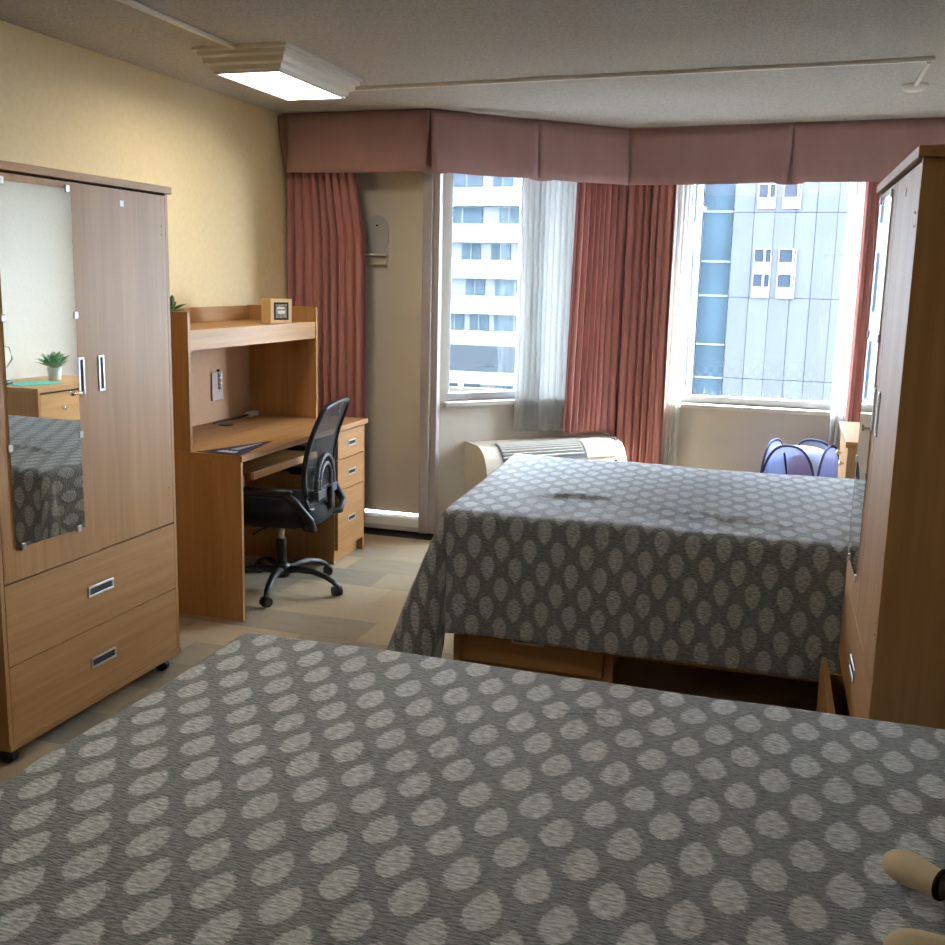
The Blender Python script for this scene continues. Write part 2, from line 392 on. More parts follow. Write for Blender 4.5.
# ------------------------------------------------------------------ wardrobes
WW, WH = .931, 1.83
zb, zd, zm = .062, .587, .329
def pull(parent, y0, y1, z0, z1, x=0.0, t=.008):
    h = MB().frame((x, y0, z0), (x+.004, y1, z1), t, 0).build('handle', M['silver'], parent, bevel=.0015)
    MB().box((x-.002, y0+t, z0+t), (x+.0012, y1-t, z1-t)).build('handle_recess', M['shadow_gap'], parent)
    return h
def wardrobe(label):
    t = thing('wardrobe', label, 'wardrobe')
    D = -.60
    for a, b in ((0, .016), (WW-.016, WW)):
        MB().box((D, a, zb+.02), (0, b, WH-.025)).build('side_panel', M['wood_v'], t, bevel=.001)
    MB().box((D-.005, -.008, WH-.025), (.012, WW+.012, WH)).build('top_board', M['wood_y'], t, bevel=.002)
    MB().box((D, 0, zb), (.004, WW+.004, zb+.022)).build('base_board', M['wood_y'], t, bevel=.002)
    MB().box((D, .016, zb+.022), (D+.008, WW-.016, WH-.025)).build('back_panel', M['wood_v'], t)
    MB().box((D+.01, .016, zd-.012), (-.022, WW-.016, zd+.006)).build('divider', M['wood_y'], t)
    MB().box((-.10, .018, zb+.024), (-.021, WW-.018, WH-.03)).build('interior_shade', M['shadow_gap'], t)  # near-black block, paints the shade seen through the door gaps
    mid = WW/2
    for i, (a, b) in enumerate(((.018, mid-.002), (mid+.002, WW-.018))):
        d = MB().box((-.018, a, zd+.004), (0, b, WH-.032)).build('door', M['wood_v'], t, bevel=.001)
        if i == 0:
            pull(d, .388, .418, 1.13, 1.25)
            mr = MB().box((.0005, .068, .692), (.0045, .384, 1.776)).build('mirror', M['mirror'], d)
            for y, z in ((.09, 1.776), (.37, 1.776), (.068, 1.385), (.384, 1.385), (.068, 1.0), (.384, 1.0), (.10, .692), (.355, .692)):
                MB().box((.002, y-.009, z-.011), (.008, y+.009, z+.011)).build('mirror_clip', M['silver'], mr, bevel=.002)
            kn = MB().cyl((.003, .375, 1.135), (.022, .375, 1.135), .003, n=8).cyl((.02, .375, 1.135), (.026, .375, 1.135), .009, n=12).build('key', M['chrome'], d)
        else:
            pull(d, .500, .530, 1.13, 1.25)
            MB().box((.0002, .650, 1.742), (.0012, .670, 1.762)).build('sticker', M['white_plastic'], d)
        for z in (.70, .73, 1.66, 1.69):
            yy = .04 if i == 0 else WW-.04
            MB().cyl((0, yy, z), (.0025, yy, z), .0035, n=8).build('screw_cap', M['wood_edge'], d)
    for a, b in ((zm+.002, zd-.002), (zb+.024, zm-.002)):
        d = MB().box((-.018, .018, a), (0, WW-.018, b)).build('drawer', M['wood_y'], t, bevel=.001)
        pull(d, .398, .534, (a+b)/2-.019, (a+b)/2+.019)
    for x in (-.05, -.55):
        for y in (.05, WW-.05):
            c = MB().cyl((x, y-.011, .026), (x, y+.011, .026), .026, n=16).build('caster', M['black_plastic'], t)
            MB().box((x-.018, y-.016, .028), (x+.018, y+.016, zb)).build('caster_fork', M['black_plastic'], c, bevel=.003)
    return t
wl = wardrobe('oak-look wardrobe with mirrored door standing beside the desk')
wr = copy_tree(wl)
wr['label'] = 'oak-look wardrobe with half-open bottom drawer standing between the two beds'
wl.location = (.2156, 2.0902, 0)
dl = [k for k in kids(wl) if k.name.startswith('door')]
dl.sort(key=lambda o: sum(v.co.y for v in o.data.vertices))
dl[0].rotation_euler.z = -math.radians(1.0); dl[0].location.y = .0003   # mirrored door not quite shut
tR = -.0241
wr.location = (2.6506 + WW*math.sin(tR), 2.228 + WW*math.cos(tR), 0); wr.rotation_euler.z = PI - tR
dr = [k for k in kids(wr) if k.name.startswith('drawer')]
dr.sort(key=lambda o: sum(v.co.z for v in o.data.vertices))
dr[0].location.x = .055
# a box behind the pulled drawer front
MB().box((-.34, .03, zb+.03), (-.018, .045, zm-.05)).box((-.34, WW-.045, zb+.03), (-.018, WW-.03, zm-.05)).box((-.34, .03, zb+.03), (-.018, WW-.03, zb+.036)).build('drawer_box', M['wood_edge'], dr[0])

# ------------------------------------------------------------------ desk and hutch
desk = thing('desk', 'oak-look pedestal desk against the yellow wall', 'desk')
xD, y0, y1, hD = .168, 3.595, 4.968, .751
xb = XL + .02
MB().box((xb, y0-.004, hD-.028), (xD+.01, y1+.022, hD)).build('desk_top', M['wood_y'], desk, bevel=.003)
MB().box((xb, y0, 0), (xD, y0+.02, hD-.028)).build('side_panel', M['wood_v'], desk, bevel=.001)
PYs = 4.600
MB().box((xb, PYs, 0), (xD-.02, PYs+.018, hD-.028)).build('pedestal_side', M['wood_v'], desk, bevel=.001)
MB().box((xb, y1-.018, 0), (xD-.005, y1, hD-.028)).build('pedestal_side', M['wood_v'], desk, bevel=.001)
MB().box((xb, PYs+.018, .07), (xb+.01, y1-.018, hD-.028)).build('pedestal_back', M['wood_v'], desk)
MB().box((xD-.06, PYs+.018, 0), (xD-.04, y1-.018, .07)).build('plinth', M['wood_y'], desk)
MB().box((xb+.10, y0+.02, .25), (xb+.118, PYs, hD-.028)).build('modesty_panel', M['wood_y'], desk)
for a, b in ((.572, .716), (.402, .566), (.078, .396)):
    d = MB().box((xD-.018, PYs+.006, a), (xD, y1-.022, b)).build('drawer', M['wood_y'], desk, bevel=.001)
    mz = (a+b)/2 if b-a < .2 else b-.17
    pull(d, 4.735, 4.835, mz-.017, mz+.017, x=xD)
MB().box((xD-.03, PYs+.02, .08), (xD-.019, y1-.02, .715)).build('pedestal_shade', M['shadow_gap'], desk)  # near-black sheet standing in for shade behind the drawer fronts
tr = MB().box((-.30, 3.80, .618), (.10, 4.46, .634)).build('keyboard_tray', M['wood_y'], desk, bevel=.002)
MB().box((.10, 3.80, .604), (.118, 4.46, .640)).build('tray_edge', M['wood_edge'], tr, bevel=.002)
for yy in (3.76, 4.47):
    MB().box((-.30, yy, .63), (.06, yy+.014, .66)).box((-.28, yy, .655), (.0, yy+.014, hD-.028)).build('tray_rail', M['black_plastic'], tr)
MB().lathe([(.0, .752), (.036, .752), (.040, .7555), (.034, .757), (0, .757)], 20, (-.374, 4.394, 0)).build('cable_grommet', M['black_plastic'], desk)
hu = thing('desk_hutch', 'oak-look shelf hutch with tack board standing on the desk', 'hutch')
xH, zH, y2 = -.079, 1.362, 4.878
MB().box((xb, y0, hD+.0005), (xH, y0+.02, zH)).build('side_panel', M['wood_v'], hu, bevel=.001)
MB().box((xb, y2-.02, hD+.0005), (xH, y2, zH)).build('side_panel', M['wood_v'], hu, bevel=.001)
MB().box((xb, y0+.02, 1.262), (xH-.004, y2-.02, 1.282)).build('shelf', M['wood_y'], hu, bevel=.001)
MB().box((xH-.022, y0+.02, 1.192), (xH-.006, y2-.02, 1.262)).build('light_rail', M['wood_y'], hu, bevel=.001)
MB().box((xb, y0+.02, 1.282), (xb+.014, y2-.02, zH-.004)).build('back_rail', M['wood_y'], hu, bevel=.001)
MB().box((xb, y0+.02, .753), (xb+.010, y2-.02, 1.262)).build('tack_board', M['taupe_board'], hu)

# ------------------------------------------------------------------ office chair (local +x is forward)
ch = thing('office_chair', 'black mesh-back swivel chair pulled up to the desk', 'chair', (.085, 4.12, 0), math.radians(188))
def rounded_slab(mb, cx, cy, a, b, prof, n=28, e=3.2):
    V = []; F = []
    for s, z in prof:
        for k in range(n):
            t = 2*PI*k/n; c, q = math.cos(t), math.sin(t)
            V.append((cx + a*s*math.copysign(abs(c)**(2/e), c), cy + b*s*math.copysign(abs(q)**(2/e), q), z))
    m = len(prof)
    for i in range(m-1):
        for k in range(n): F.append((i*n+k, i*n+(k+1) % n, (i+1)*n+(k+1) % n, (i+1)*n+k))
    F.append(tuple(range(n-1, -1, -1))); F.append(tuple((m-1)*n+k for k in range(n)))
    return mb.add(V, F, True)
rounded_slab(MB(), .0, 0, .245, .245, [(.80,.355),(.94,.362),(1,.39),(1,.425),(.96,.45),(.85,.462),(.5,.468)]).build('seat', M['black_fabric'], ch)
MB().box((-.10,-.09,.325), (.10,.09,.356)).build('tilt_mechanism', M['black_plastic'], ch, bevel=.01)
MB().tube([(.02,.08,.335),(.04,.20,.335),(.05,.24,.33)], .007, 8).build('lever', M['black_plastic'], ch)
MB().cyl((0,0,.10),(0,0,.255),.027,.025,20).build('gas_column', M['black_plastic'], ch)
MB().cyl((0,0,.255),(0,0,.33),.016,n=16).build('piston', M['chrome'], ch)
MB().lathe([(0,.13),(.034,.13),(.045,.115),(.045,.075),(.034,.06),(0,.06)], 20).build('hub', M['black_plastic'], ch)
for k in range(5):
    a = math.radians(-188 - 76 + 72*k); c, s = math.cos(a), math.sin(a)
    pts = [(c*q, s*q, z) for q, z in ((.03,.095),(.10,.108),(.18,.105),(.25,.088),(.29,.068),(.305,.052))]
    lg = MB().tube(pts, [.024,.022,.019,.017,.015,.012], 10, flat=.8).build('base_leg', M['black_plastic'], ch)
    wx, wy = c*.31, s*.31; ax = Vector((math.cos(a+.9), math.sin(a+.9), 0)); o2 = Vector((wx, wy, .026))
    mb = MB()
    for q in (-1, 1):
        mb.cyl(o2 + ax*q*.006, o2 + ax*q*.022, .026, .023, 18)
    mb.cyl(o2 - ax*.01, o2 + ax*.01, .014, n=12).cyl((wx, wy, .03), (wx, wy, .058), .009, n=10)
    mb.build('caster', M['black_plastic'], lg)
# back: curved frame with mesh
def bx(z): q = (z-.42)/.50; return -.205 - .02*q - .055*q*q + .05*math.sin(q*PI)*.6
def bw(z): q = (z-.42)/.50; return .19 + .035*math.sin(min(1,q*1.15)*PI*.75) - .02*(q > .9)*(q-.9)*10
ring = []
zs = [.45 + .47*i/14 for i in range(15)]
for z in zs: ring.append((bx(z) , bw(z), z))
for i in range(1, 8): ring.append((bx(.92) - .012*math.sin(PI*i/8), bw(.92)*math.cos(PI*i/8), .92 + .022*math.sin(PI*i/8)))
for z in reversed(zs): ring.append((bx(z), -bw(z), z))
for i in range(1, 8): ring.append((bx(.45) - .012*math.sin(PI*i/8), -bw(.45)*math.cos(PI*i/8), .45 - .012*math.sin(PI*i/8)))
bk = MB().tube(ring, .0125, 10, closed=True).build('backrest_frame', M['black_plastic'], ch)
m, nt, p = newmat('chair_mesh'); p.inputs['Base Color'].default_value = lin('1a1c20'); p.inputs['Roughness'].default_value = .7
tc = node(nt, 'ShaderNodeTexCoord'); wv = node(nt, 'ShaderNodeTexWave'); wv.bands_direction = 'Y'; wv.inputs['Scale'].default_value = 60
wz = node(nt, 'ShaderNodeTexWave'); wz.bands_direction = 'Z'; wz.inputs['Scale'].default_value = 60
for q in (wv, wz): nt.links.new(tc.outputs['Object'], q.inputs['Vector'])
mu = node(nt, 'ShaderNodeMath', operation='MULTIPLY'); nt.links.new(wv.outputs['Fac'], mu.inputs[0]); nt.links.new(wz.outputs['Fac'], mu.inputs[1])
mg = node(nt, 'ShaderNodeMath', operation='MULTIPLY'); mg.inputs[1].default_value = .75; nt.links.new(mu.outputs[0], mg.inputs[0])
tp = node(nt, 'ShaderNodeBsdfTransparent'); ms = node(nt, 'ShaderNodeMixShader')
nt.links.new(mg.outputs[0], ms.inputs[0]); nt.links.new(p.outputs[0], ms.inputs[1]); nt.links.new(tp.outputs[0], ms.inputs[2]); nt.links.new(ms.outputs[0], nt.nodes['Material Output'].inputs[0])
MB().grid(lambda u, v: (bx(.45+.48*v) - .02*(1-(2*u-1)**2), (2*u-1)*bw(.45+.48*v), .45+.48*v), 10, 16).build('backrest_mesh', m, ch)
lb = MB()
for sc in (1.0, .68):
    pts = []
    for i in range(21):
        a = PI*i/20; pts.append((bx(.60) - .035, .13*sc*math.cos(a), .555 + .125*sc*math.sin(a)))
    lb.tube([(bx(.5)-.03, .13*sc, .50)] + pts + [(bx(.5)-.03, -.13*sc, .50)], .011, 8)
lb.box((bx(.5)-.045, -.15, .485), (bx(.5)-.02, .15, .525))
lb.build('lumbar_support', M['grey_plastic'], ch, bevel=.003)
MB().tube([(-.08,0,.345),(-.20,0,.36),(-.25,0,.43),(-.25,0,.53)], [.03,.03,.028,.025], 10, flat=.5).build('back_bracket', M['black_plastic'], ch)
for q in (-1, 1):
    ar = MB().tube([(.05,q*.287,.535),(-.12,q*.29,.535),(-.17,q*.288,.50),(-.235,q*.265,.41),(-.235,q*.22,.365),(-.18,q*.17,.355)], [.017,.021,.022,.022,.020,.018], 10).build('armrest', M['black_plastic'], ch)
    rounded_slab(MB(), -.02, q*.287, .135, .032, [(.85,.535),(1,.54),(1,.555),(.85,.562)], e=3).build('arm_pad', M['black_plastic'], ar)

# ------------------------------------------------------------------ beds and quilts
def bed(label, x0, yn, loc=(0,0,0)):
    L_, W_ = 2.02, 1.34
    t = thing('bed', label, 'bed', loc)
    x1 = x0 + L_
    MB().box((x0, yn, .30), (x1, yn+W_, .335)).build('platform', M['wood_x'], t, bevel=.002)
    for yy in (yn, yn+W_-.02): MB().box((x0+.62, yy, .14), (x1, yy+.02, .30)).build('side_rail', M['wood_x'], t)
    MB().box((x0, yn+.02, 0), (x0+.02, yn+W_-.02, .30)).build('foot_panel', M['wood_y'], t)
    MB().box((x1-.02, yn, 0), (x1, yn+W_, .30)).build('head_panel', M['wood_y'], t)
    MB().box((x0+.90, yn+.3, .0), (x0+.92, yn+W_-.3, .30)).build('support_panel', M['wood_y'], t)
    MB().box((x0+.02, yn+.05, .012), (x0+.61, yn+.60, .29)).build('drawer_box', M['wood_y'], t, bevel=.002)
    d = MB().box((x0+.035, yn+.028, .035), (x0+.595, yn+.049, .285)).build('drawer', M['wood_x'], t, bevel=.002)
    h = MB().frame((x0+.235, yn+.023, .130), (x0+.365, yn+.028, .166), .008, 1).build('handle', M['silver'], d)
    MB().box((x0+.243, yn+.0265, .138), (x0+.357, yn+.030, .158)).build('handle_recess', M['shadow_gap'], d)
    for xx in (x0+.004, x0+.605):
        MB().box((xx, yn+.03, 0), (xx+.028, yn+.06, .30)).build('post', M['wood_v'], t)
    rounded_slab(MB(), (x0+x1)/2, yn+W_/2, L_/2, W_/2, [(.985,.336),(1,.36),(1,.59),(.985,.615),(.96,.622)], n=64, e=14).build('mattress', M['white_plastic'], t)
    return t
def vnoise(x, y, seed=0):
    def h(i, j):
        q = math.sin(i*127.1 + j*311.7 + seed*74.7)*43758.5453; return q - math.floor(q)
    i, j = math.floor(x), math.floor(y); a, b = x-i, y-j
    a = a*a*(3-2*a); b = b*b*(3-2*b)
    return (h(i,j)*(1-a)+h(i+1,j)*a)*(1-b) + (h(i,j+1)*(1-a)+h(i+1,j+1)*a)*b - .5
def quilt(label, mat, x0, x1, ya, yb, zt, hn, hf, hfar, seed, creases=(), slant=0):
    R = .045
    xi, yi, yj = x0+R, ya+R, yb-R
    Lx, Wy = x1-xi, yj-yi
    arc = R*PI/2
    st = .0165
    nu = int((Lx+hf+arc)/st); nv = int((Wy+hn+hfar+2*arc)/st)
    V = []; UV = []
    for i in range(nu+1):
        U = -(hf+arc) + (Lx+hf+arc)*i/nu
        for j in range(nv+1):
            Vv = -(hn+arc) + (Wy+hn+hfar+2*arc)*j/nv
            a = max(0, -U); b = max(0, -Vv); b2 = max(0, Vv-Wy)
            bb = b or b2; sg = -1 if b else 1
            X = xi + max(0, U); Y = yi + min(max(0, Vv), Wy); rho = math.hypot(a, bb)
            puff = .010*vnoise(U*3, Vv*3, seed) + .005*vnoise(U*9, Vv*9, seed+1)
            for (cx, cy, ang, ln, wd, hh) in creases:
                dx, dy = X-cx, Y-cy; s_ = dx*math.cos(ang)+dy*math.sin(ang); n_ = -dx*math.sin(ang)+dy*math.cos(ang) + .12*s_*s_
                puff += hh*math.exp(-(n_/wd)**2)*math.exp(-(s_/ln)**4)
            if rho < 1e-9:
                P = (X + slant*(Y-yi), Y, zt + puff)
            else:
                dx, dy = -a/rho, sg*bb/rho
                c = min(a, bb)/max(a, bb, 1e-9)
                phi = math.atan2(bb, a)               # 0 = foot side, pi/2 = long side
                fl = .035 + .016*math.sin(9*(U if bb > a else Vv)+seed) + .02*vnoise(U*5, Vv*5, seed+3)
                if c > 0:
                    q = phi/(PI/2)
                    fl = fl + .44*math.sin(PI*min(1, q*1.12))**1.0*(q < .893) - .05*math.exp(-((q-.93)/.06)**2)
                fl = max(.0, fl)
                if rho < arc:
                    an = rho/R; hz = R*math.sin(an); dz = R*(1-math.cos(an))
                else:
                    l = rho-arc; hz = R + fl*l; dz = R + l*math.sqrt(max(.05, 1-fl*fl))
                    if c > 0: dz += l*.55*max(0, min(1, (.93-q)/.12))*max(0, min(1, q/.5))*(1-c*.75)
                X += slant*(Y-yi)
                P = (X + dx*hz, Y + dy*hz, max(.012, zt - dz + puff*max(0, 1-rho/.1)))
            V.append(P); UV.append((U, Vv))
    F = [(i*(nv+1)+j, (i+1)*(nv+1)+j, (i+1)*(nv+1)+j+1, i*(nv+1)+j+1) for i in range(nu) for j in range(nv)]
    me = bpy.data.meshes.new('quilt'); me.from_pydata(V, [], F); me.update()
    ul = me.uv_layers.new(name='UVMap')
    for lp in me.loops: ul.data[lp.index].uv = UV[lp.vertex_index]
    me.polygons.foreach_set('use_smooth', [True]*len(me.polygons))
    o = link('quilt', me, mat)
    so = o.modifiers.new('thick', 'SOLIDIFY'); so.thickness = .008; so.offset = -1
    return tag(o, label, 'quilt')
bed('wooden bed with under-drawer between wardrobe and window', 1.215, 3.395)
bed('near wooden bed hidden under its quilt in the foreground', 1.19, .46)
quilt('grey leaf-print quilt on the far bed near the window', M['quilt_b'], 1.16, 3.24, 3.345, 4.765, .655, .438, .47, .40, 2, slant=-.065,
      creases=[(1.64, 3.76, .2, .15, .016, .018), (2.15, 3.68, -.1, .22, .012, .009), (2.3, 3.60, .05, .3, .008, .010), (2.9, 4.2, .8, .2, .012, .012)])
quilt('grey leaf-print quilt on the near bed in the foreground', M['quilt_a'], 1.15, 3.24, .43, 1.885, .655, .40, .47, .45, 5,
      creases=[(2.05, 1.66, .15, .10, .02, .012), (1.62, 1.30, .5, .2, .012, .006), (2.7, 1.5, -.3, .2, .012, .007)])

# ------------------------------------------------------------------ ceiling lamps, raceway, detector
def lamp(label, x, y):
    t = thing('ceiling_lamp', label, 'ceiling lamp', (x, y, ZC))
    prof = [(0, 0), (0, -.012), (.014, -.016), (.014, -.032), (.030, -.040), (.034, -.060), (.052, -.068), (.056, -.085), (.066, -.090), (.066, -.098), (.078, -.098), (.078, -.088)]
    hx, hy = .219, .395
    V = []; F = []
    for o_, z in prof:
        V += [(-hx+o_, -hy+o_, z), (hx-o_, -hy+o_, z), (hx-o_, hy-o_, z), (-hx+o_, hy-o_, z)]
    for i in range(len(prof)-1):
        for k in range(4): F.append((i*4+k, i*4+(k+1) % 4, (i+1)*4+(k+1) % 4, (i+1)*4+k))
    MB().add(V, F).build('crown_housing', M['white_plastic'], t)
    MB().box((-hx+.074, -hy+.074, -.094), (hx-.074, hy-.074, -.088)).build('lens', M['lens'], t)
    return t
lamp('white crown-moulded ceiling light glowing above the desk', .163, 4.035)
lamp('unseen ceiling light added above the near bed to light the foreground', 1.25, 1.55)  # out-of-view lamp, placed here to brighten the foreground
rc = MB().box((.128, YB, ZC-.016), (.152, 3.64, ZC)).build('wire_raceway', M['white_plastic'], bevel=.003); tag(rc, 'white cable raceway running along the ceiling to the light', 'cable raceway')
mm = Matrix.Translation((.30, 4.623, ZC-.016)) @ Matrix.Rotation(math.atan2(-.144, 2.57), 4, 'Z')
rc2 = MB().box((-.2, -.012, 0), (2.575, .012, .016), M=mm).build('wire_raceway', M['white_plastic'], bevel=.003); tag(rc2, 'long white cable raceway crossing the ceiling before the valance', 'cable raceway')
dt = thing('smoke_detector', 'small round detector on the ceiling at right', 'detector', (2.852, 5.09, ZC))
MB().lathe([(0,-.028),(.035,-.028),(.05,-.02),(.058,-.006),(.058,0),(0,0)], 24).build('detector_cover', M['white_plastic'], dt)
MB().box((-.008, -.56, -.014), (.010, -.05, 0)).build('detector_raceway', M['white_plastic'], dt, bevel=.002)

# ------------------------------------------------------------------ valance and curtains
va = thing('valance', 'rose fabric valance running round the bay under the ceiling', 'valance')
vz0, vz1 = 2.115, 2.437
def vpanel(p, q, skew0=0, skew1=0, bot=0.0, dark=False, sag=.012, seed=0):
    p, q = Vector((*p, 0)), Vector((*q, 0)); d = (q-p); n = Vector((d.y, -d.x, 0)).normalized()
    def fn(u, v):
        P = p + d*u; P = P + n*(.018*(1-v) + .006*math.sin(u*7+seed)*(1-v) + .004*vnoise(u*6, v*3, seed))
        P = P + d.normalized()*((skew0*(1-u)+skew1*u)*(1-v))
        z = vz0 + bot + (vz1-vz0-bot)*v - sag*math.sin(u*PI)*(1-v)*.5
        return (P.x, P.y, z)
    o = MB().grid(fn, 20, 6).build('valance_panel', M['pink_valance'], va)
    so = o.modifiers.new('thick', 'SOLIDIFY'); so.thickness = .006; so.offset = -1
    return o
VP = [(-.445, 5.27), (.42, 5.27), (.91, 5.75), (1.37, 6.20), (2.32, 6.125), (3.26, 6.05)]
sk = .015
vpanel(VP[0], VP[1], 0, -.02, seed=1); vpanel(VP[1], VP[2], .004, -.008, -.002, seed=2); vpanel(VP[2], VP[3], .008, 0, -.0, seed=3)
vpanel(VP[3], VP[4], 0, -.015, seed=4); vpanel(VP[4], VP[5], .015, 0, seed=5)
# box-pleat inserts behind each slit
for (a, b) in (((.36,5.30),(.50,5.36)), ((.86,5.73),(.97,5.84)), ((2.24,6.165),(2.40,6.155))):
    vpanel(a, b, 0, 0, -.006, seed=8)
# board under the ceiling that carries the valance, and the return to the wall
MB().prism([(-.50,5.29),(.41,5.29),(1.355,6.21),(3.26,6.075),(3.26,6.40),(1.36,6.40),(.44,5.45),(-.50,5.45)], vz1-.004, ZC-.001, 2).build('valance_board', M['pink_valance'], va)
def ret(u, v):
    w_ = 1 - .75*(1-v)**1.6
    return (-.445 - .072*u*w_, 5.272 + .02*math.sin(u*5) + .03*u, vz0 + .10*(1-v)*u*0 + (vz1-vz0)*v - .02*(1-v))
o = MB().grid(ret, 8, 10).build('valance_return', M['pink_valance'], va); o.modifiers.new('t', 'SOLIDIFY').thickness = .005

def curtain(name, mat, pts, z0, z1, folds, amp, label, cat='curtain', group=None, seed=0, squeeze=None, thick=.003):
    pts = [Vector((*p, 0)) for p in pts]
    seg = [(pts[i+1]-pts[i]).length for i in range(len(pts)-1)]; T = sum(seg)
    def at(s):
        s = min(max(s, 0), 1)*T
        for i, l in enumerate(seg):
            if s <= l or i == len(seg)-1:
                d = (pts[i+1]-pts[i])/l; return pts[i] + d*s, Vector((d.y, -d.x, 0))
            s -= l
    nu = folds*12
    def fn(u, v):
        ph = u*folds*2*PI + .6*math.sin(u*9+seed) + .35*math.sin(v*3+u*5+seed)
        s = u + (.35/folds)*math.sin(2*ph)/2/PI
        if squeeze: s = squeeze(s, v)
        P, n = at(s)
        A = amp*(.75+.35*math.sin(u*13+seed))*(1-.25*v)
        P = P + n*(A*math.sin(ph) + .3*A*math.sin(2*ph+seed))
        return (P.x, P.y, z0 + (z1-z0)*v + .004*math.sin(u*folds*3)*(1-v))
    o = MB().grid(fn, nu, 14).build(name, mat, recalc=False)
    so = o.modifiers.new('thick', 'SOLIDIFY'); so.thickness = thick; so.offset = 0
    return tag(o, label, cat, group)
g = 'rose pleated curtains'
curtain('curtain', M['pink'], [(-.505,5.365),(-.02,5.40)], .05, 2.425, 9, .028, 'rose pleated curtain hanging behind the desk by the door', group=g, seed=1,
        squeeze=lambda s, v: s*(1 - .24*max(0, (v-.72)/.28)))
curtain('curtain', M['pink'], [(1.055,6.03),(1.345,6.30)], .585, 2.425, 9, .026, 'short rose pleated curtain on the bay wall above the air conditioner', group=g, seed=2,
        squeeze=lambda s, v: s*(1-.12*v) + .12*v)
curtain('curtain', M['pink'], [(1.318,6.348),(1.40,6.335),(1.655,6.325)], .12, 2.425, 7, .028, 'long rose pleated curtain in the corner left of the wide window', group=g, seed=7)
curtain('curtain', M['pink'], [(2.74,6.31),(3.22,6.31)], .12, 2.425, 10, .028, 'rose pleated curtain at the right edge of the wide window', group=g, seed=3)
g = 'white sheer curtains'
curtain('sheer_curtain', M['sheer'], [(.80,5.84),(1.10,6.14)], .60, 2.425, 11, .026, 'white sheer curtain gathered in the middle of the bay window', 'curtain', g, 4, thick=.0015)
curtain('sheer_curtain', M['sheer_bright'], [(1.60,6.395),(1.745,6.395)], .25, 2.425, 5, .018, 'narrow white sheer beside the left edge of the wide window', 'curtain', g, 5, thick=.0015)
curtain('sheer_curtain', M['sheer_bright'], [(2.66,6.375),(2.86,6.375)], .25, 2.425, 6, .018, 'narrow white sheer beside the right-hand rose curtain', 'curtain', g, 6, thick=.0015)

# ------------------------------------------------------------------ air conditioner under the bay window (local x along wall, -y into the room)
ac = thing('air_conditioner', 'cream through-wall air conditioner under the bay window', 'air conditioner', (.543, 5.643, 0), PI/4)
AL = 1.01
prof = [(0,.06), (0,.555), (-.15,.55)]
for i in range(1, 11):
    a = PI/2*i/10; prof.append((-.15 - .15*math.sin(a), .55 - .22*(1-math.cos(a))))
prof += [(-.30,.10), (-.27,.06)]
body = [(y*.985, .06+(z-.06)*.985) for y, z in prof]
MB().prism(body, .03, AL-.03, 0).build('ac_body', M['cream_plastic'], ac)
for a, b in ((0, .03), (AL-.03, AL)):
    MB().prism(prof, a, b, 0).build('end_cap', M['cream_plastic'], ac, bevel=.006)
for i in range(9):
    q = .15 + i*.0135; aa = math.asin(min(1, (q-.15)/.15)); z = .55 - .22*(1-math.cos(aa))
    mx = Matrix.Translation((0, -q*.985-.004, z-.002)) @ Matrix.Rotation(aa, 4, 'X')
    MB().box((.13, -.0045, -.004), (AL-.31, .0045, .008), M=mx).build('grille_slat', M['white_plastic'], ac)
gp = []
for i in range(0, 9):
    a = i/8*.98; gp.append((-.15 - .15*math.sin(a), .5485 - .22*(1-math.cos(a))))
MB().grid(lambda u, v: (.12 + (AL-.42)*u, gp[round(v*8)][0]*.99, gp[round(v*8)][1]), 1, 8, False).build('grille_recess', M['grey_plastic'], ac)
MB().grid(lambda u, v: (AL-.29 + .24*u, gp[round(v*8)][0]-.003, gp[round(v*8)][1]+.003), 1, 8, True).build('control_lid', M['white_plastic'], ac)
MB().cyl((AL-.09, -.292, .42), (AL-.09, -.302, .42), .012, n=12).build('control_knob', M['black_plastic'], ac)

# ------------------------------------------------------------------ dresser by the window and the things on it
ds = thing('dresser', 'low oak-look dresser by the window beyond the far bed', 'dresser')
dx, dy0, dy1, dh = 2.70, 5.02, 5.82, .785
MB().box((dx-.012, dy0-.012, dh-.03), (XR-.02, dy1+.012, dh)).build('dresser_top', M['wood_y'], ds, bevel=.003)
for a, b in ((dy0, dy0+.018), (dy1-.018, dy1)): MB().box((dx, a, 0), (XR-.02, b, dh-.03)).build('side_panel', M['wood_v'], ds, bevel=.001)
MB().box((dx+.02, dy0+.018, .06), (XR-.02, dy1-.018, dh-.03)).build('carcass', M['shadow_gap'], ds)  # body coloured near-black so the drawer gaps look shaded
for a, b in ((.54, .74), (.30, .535), (.06, .295)):
    d = MB().box((dx, dy0+.02, a), (dx+.018, dy1-.02, b)).build('drawer', M['wood_y'], ds, bevel=.001)
    for yy in (dy0+.22, dy1-.22):
        MB().lathe([(.006,0),(.007,.012),(.015,.018),(.015,.024),(0,.027)], 14, M=Matrix.Translation((dx, yy, (a+b)/2)) @ Matrix.Rotation(-PI/2, 4, 'Y')).build('knob', M['chrome'], d)
M['leaf'] = plain('leaf_green', '4f7a3c', .5, var=.25, scale=60)
M['leaf2'] = plain('leaf_green_grey', '6b9068', .55, var=.25, scale=60)
M['pot'] = plain('pot_white', 'dcdcd8', .4)
M['soil'] = plain('potting_soil', '3a2d22', .95)
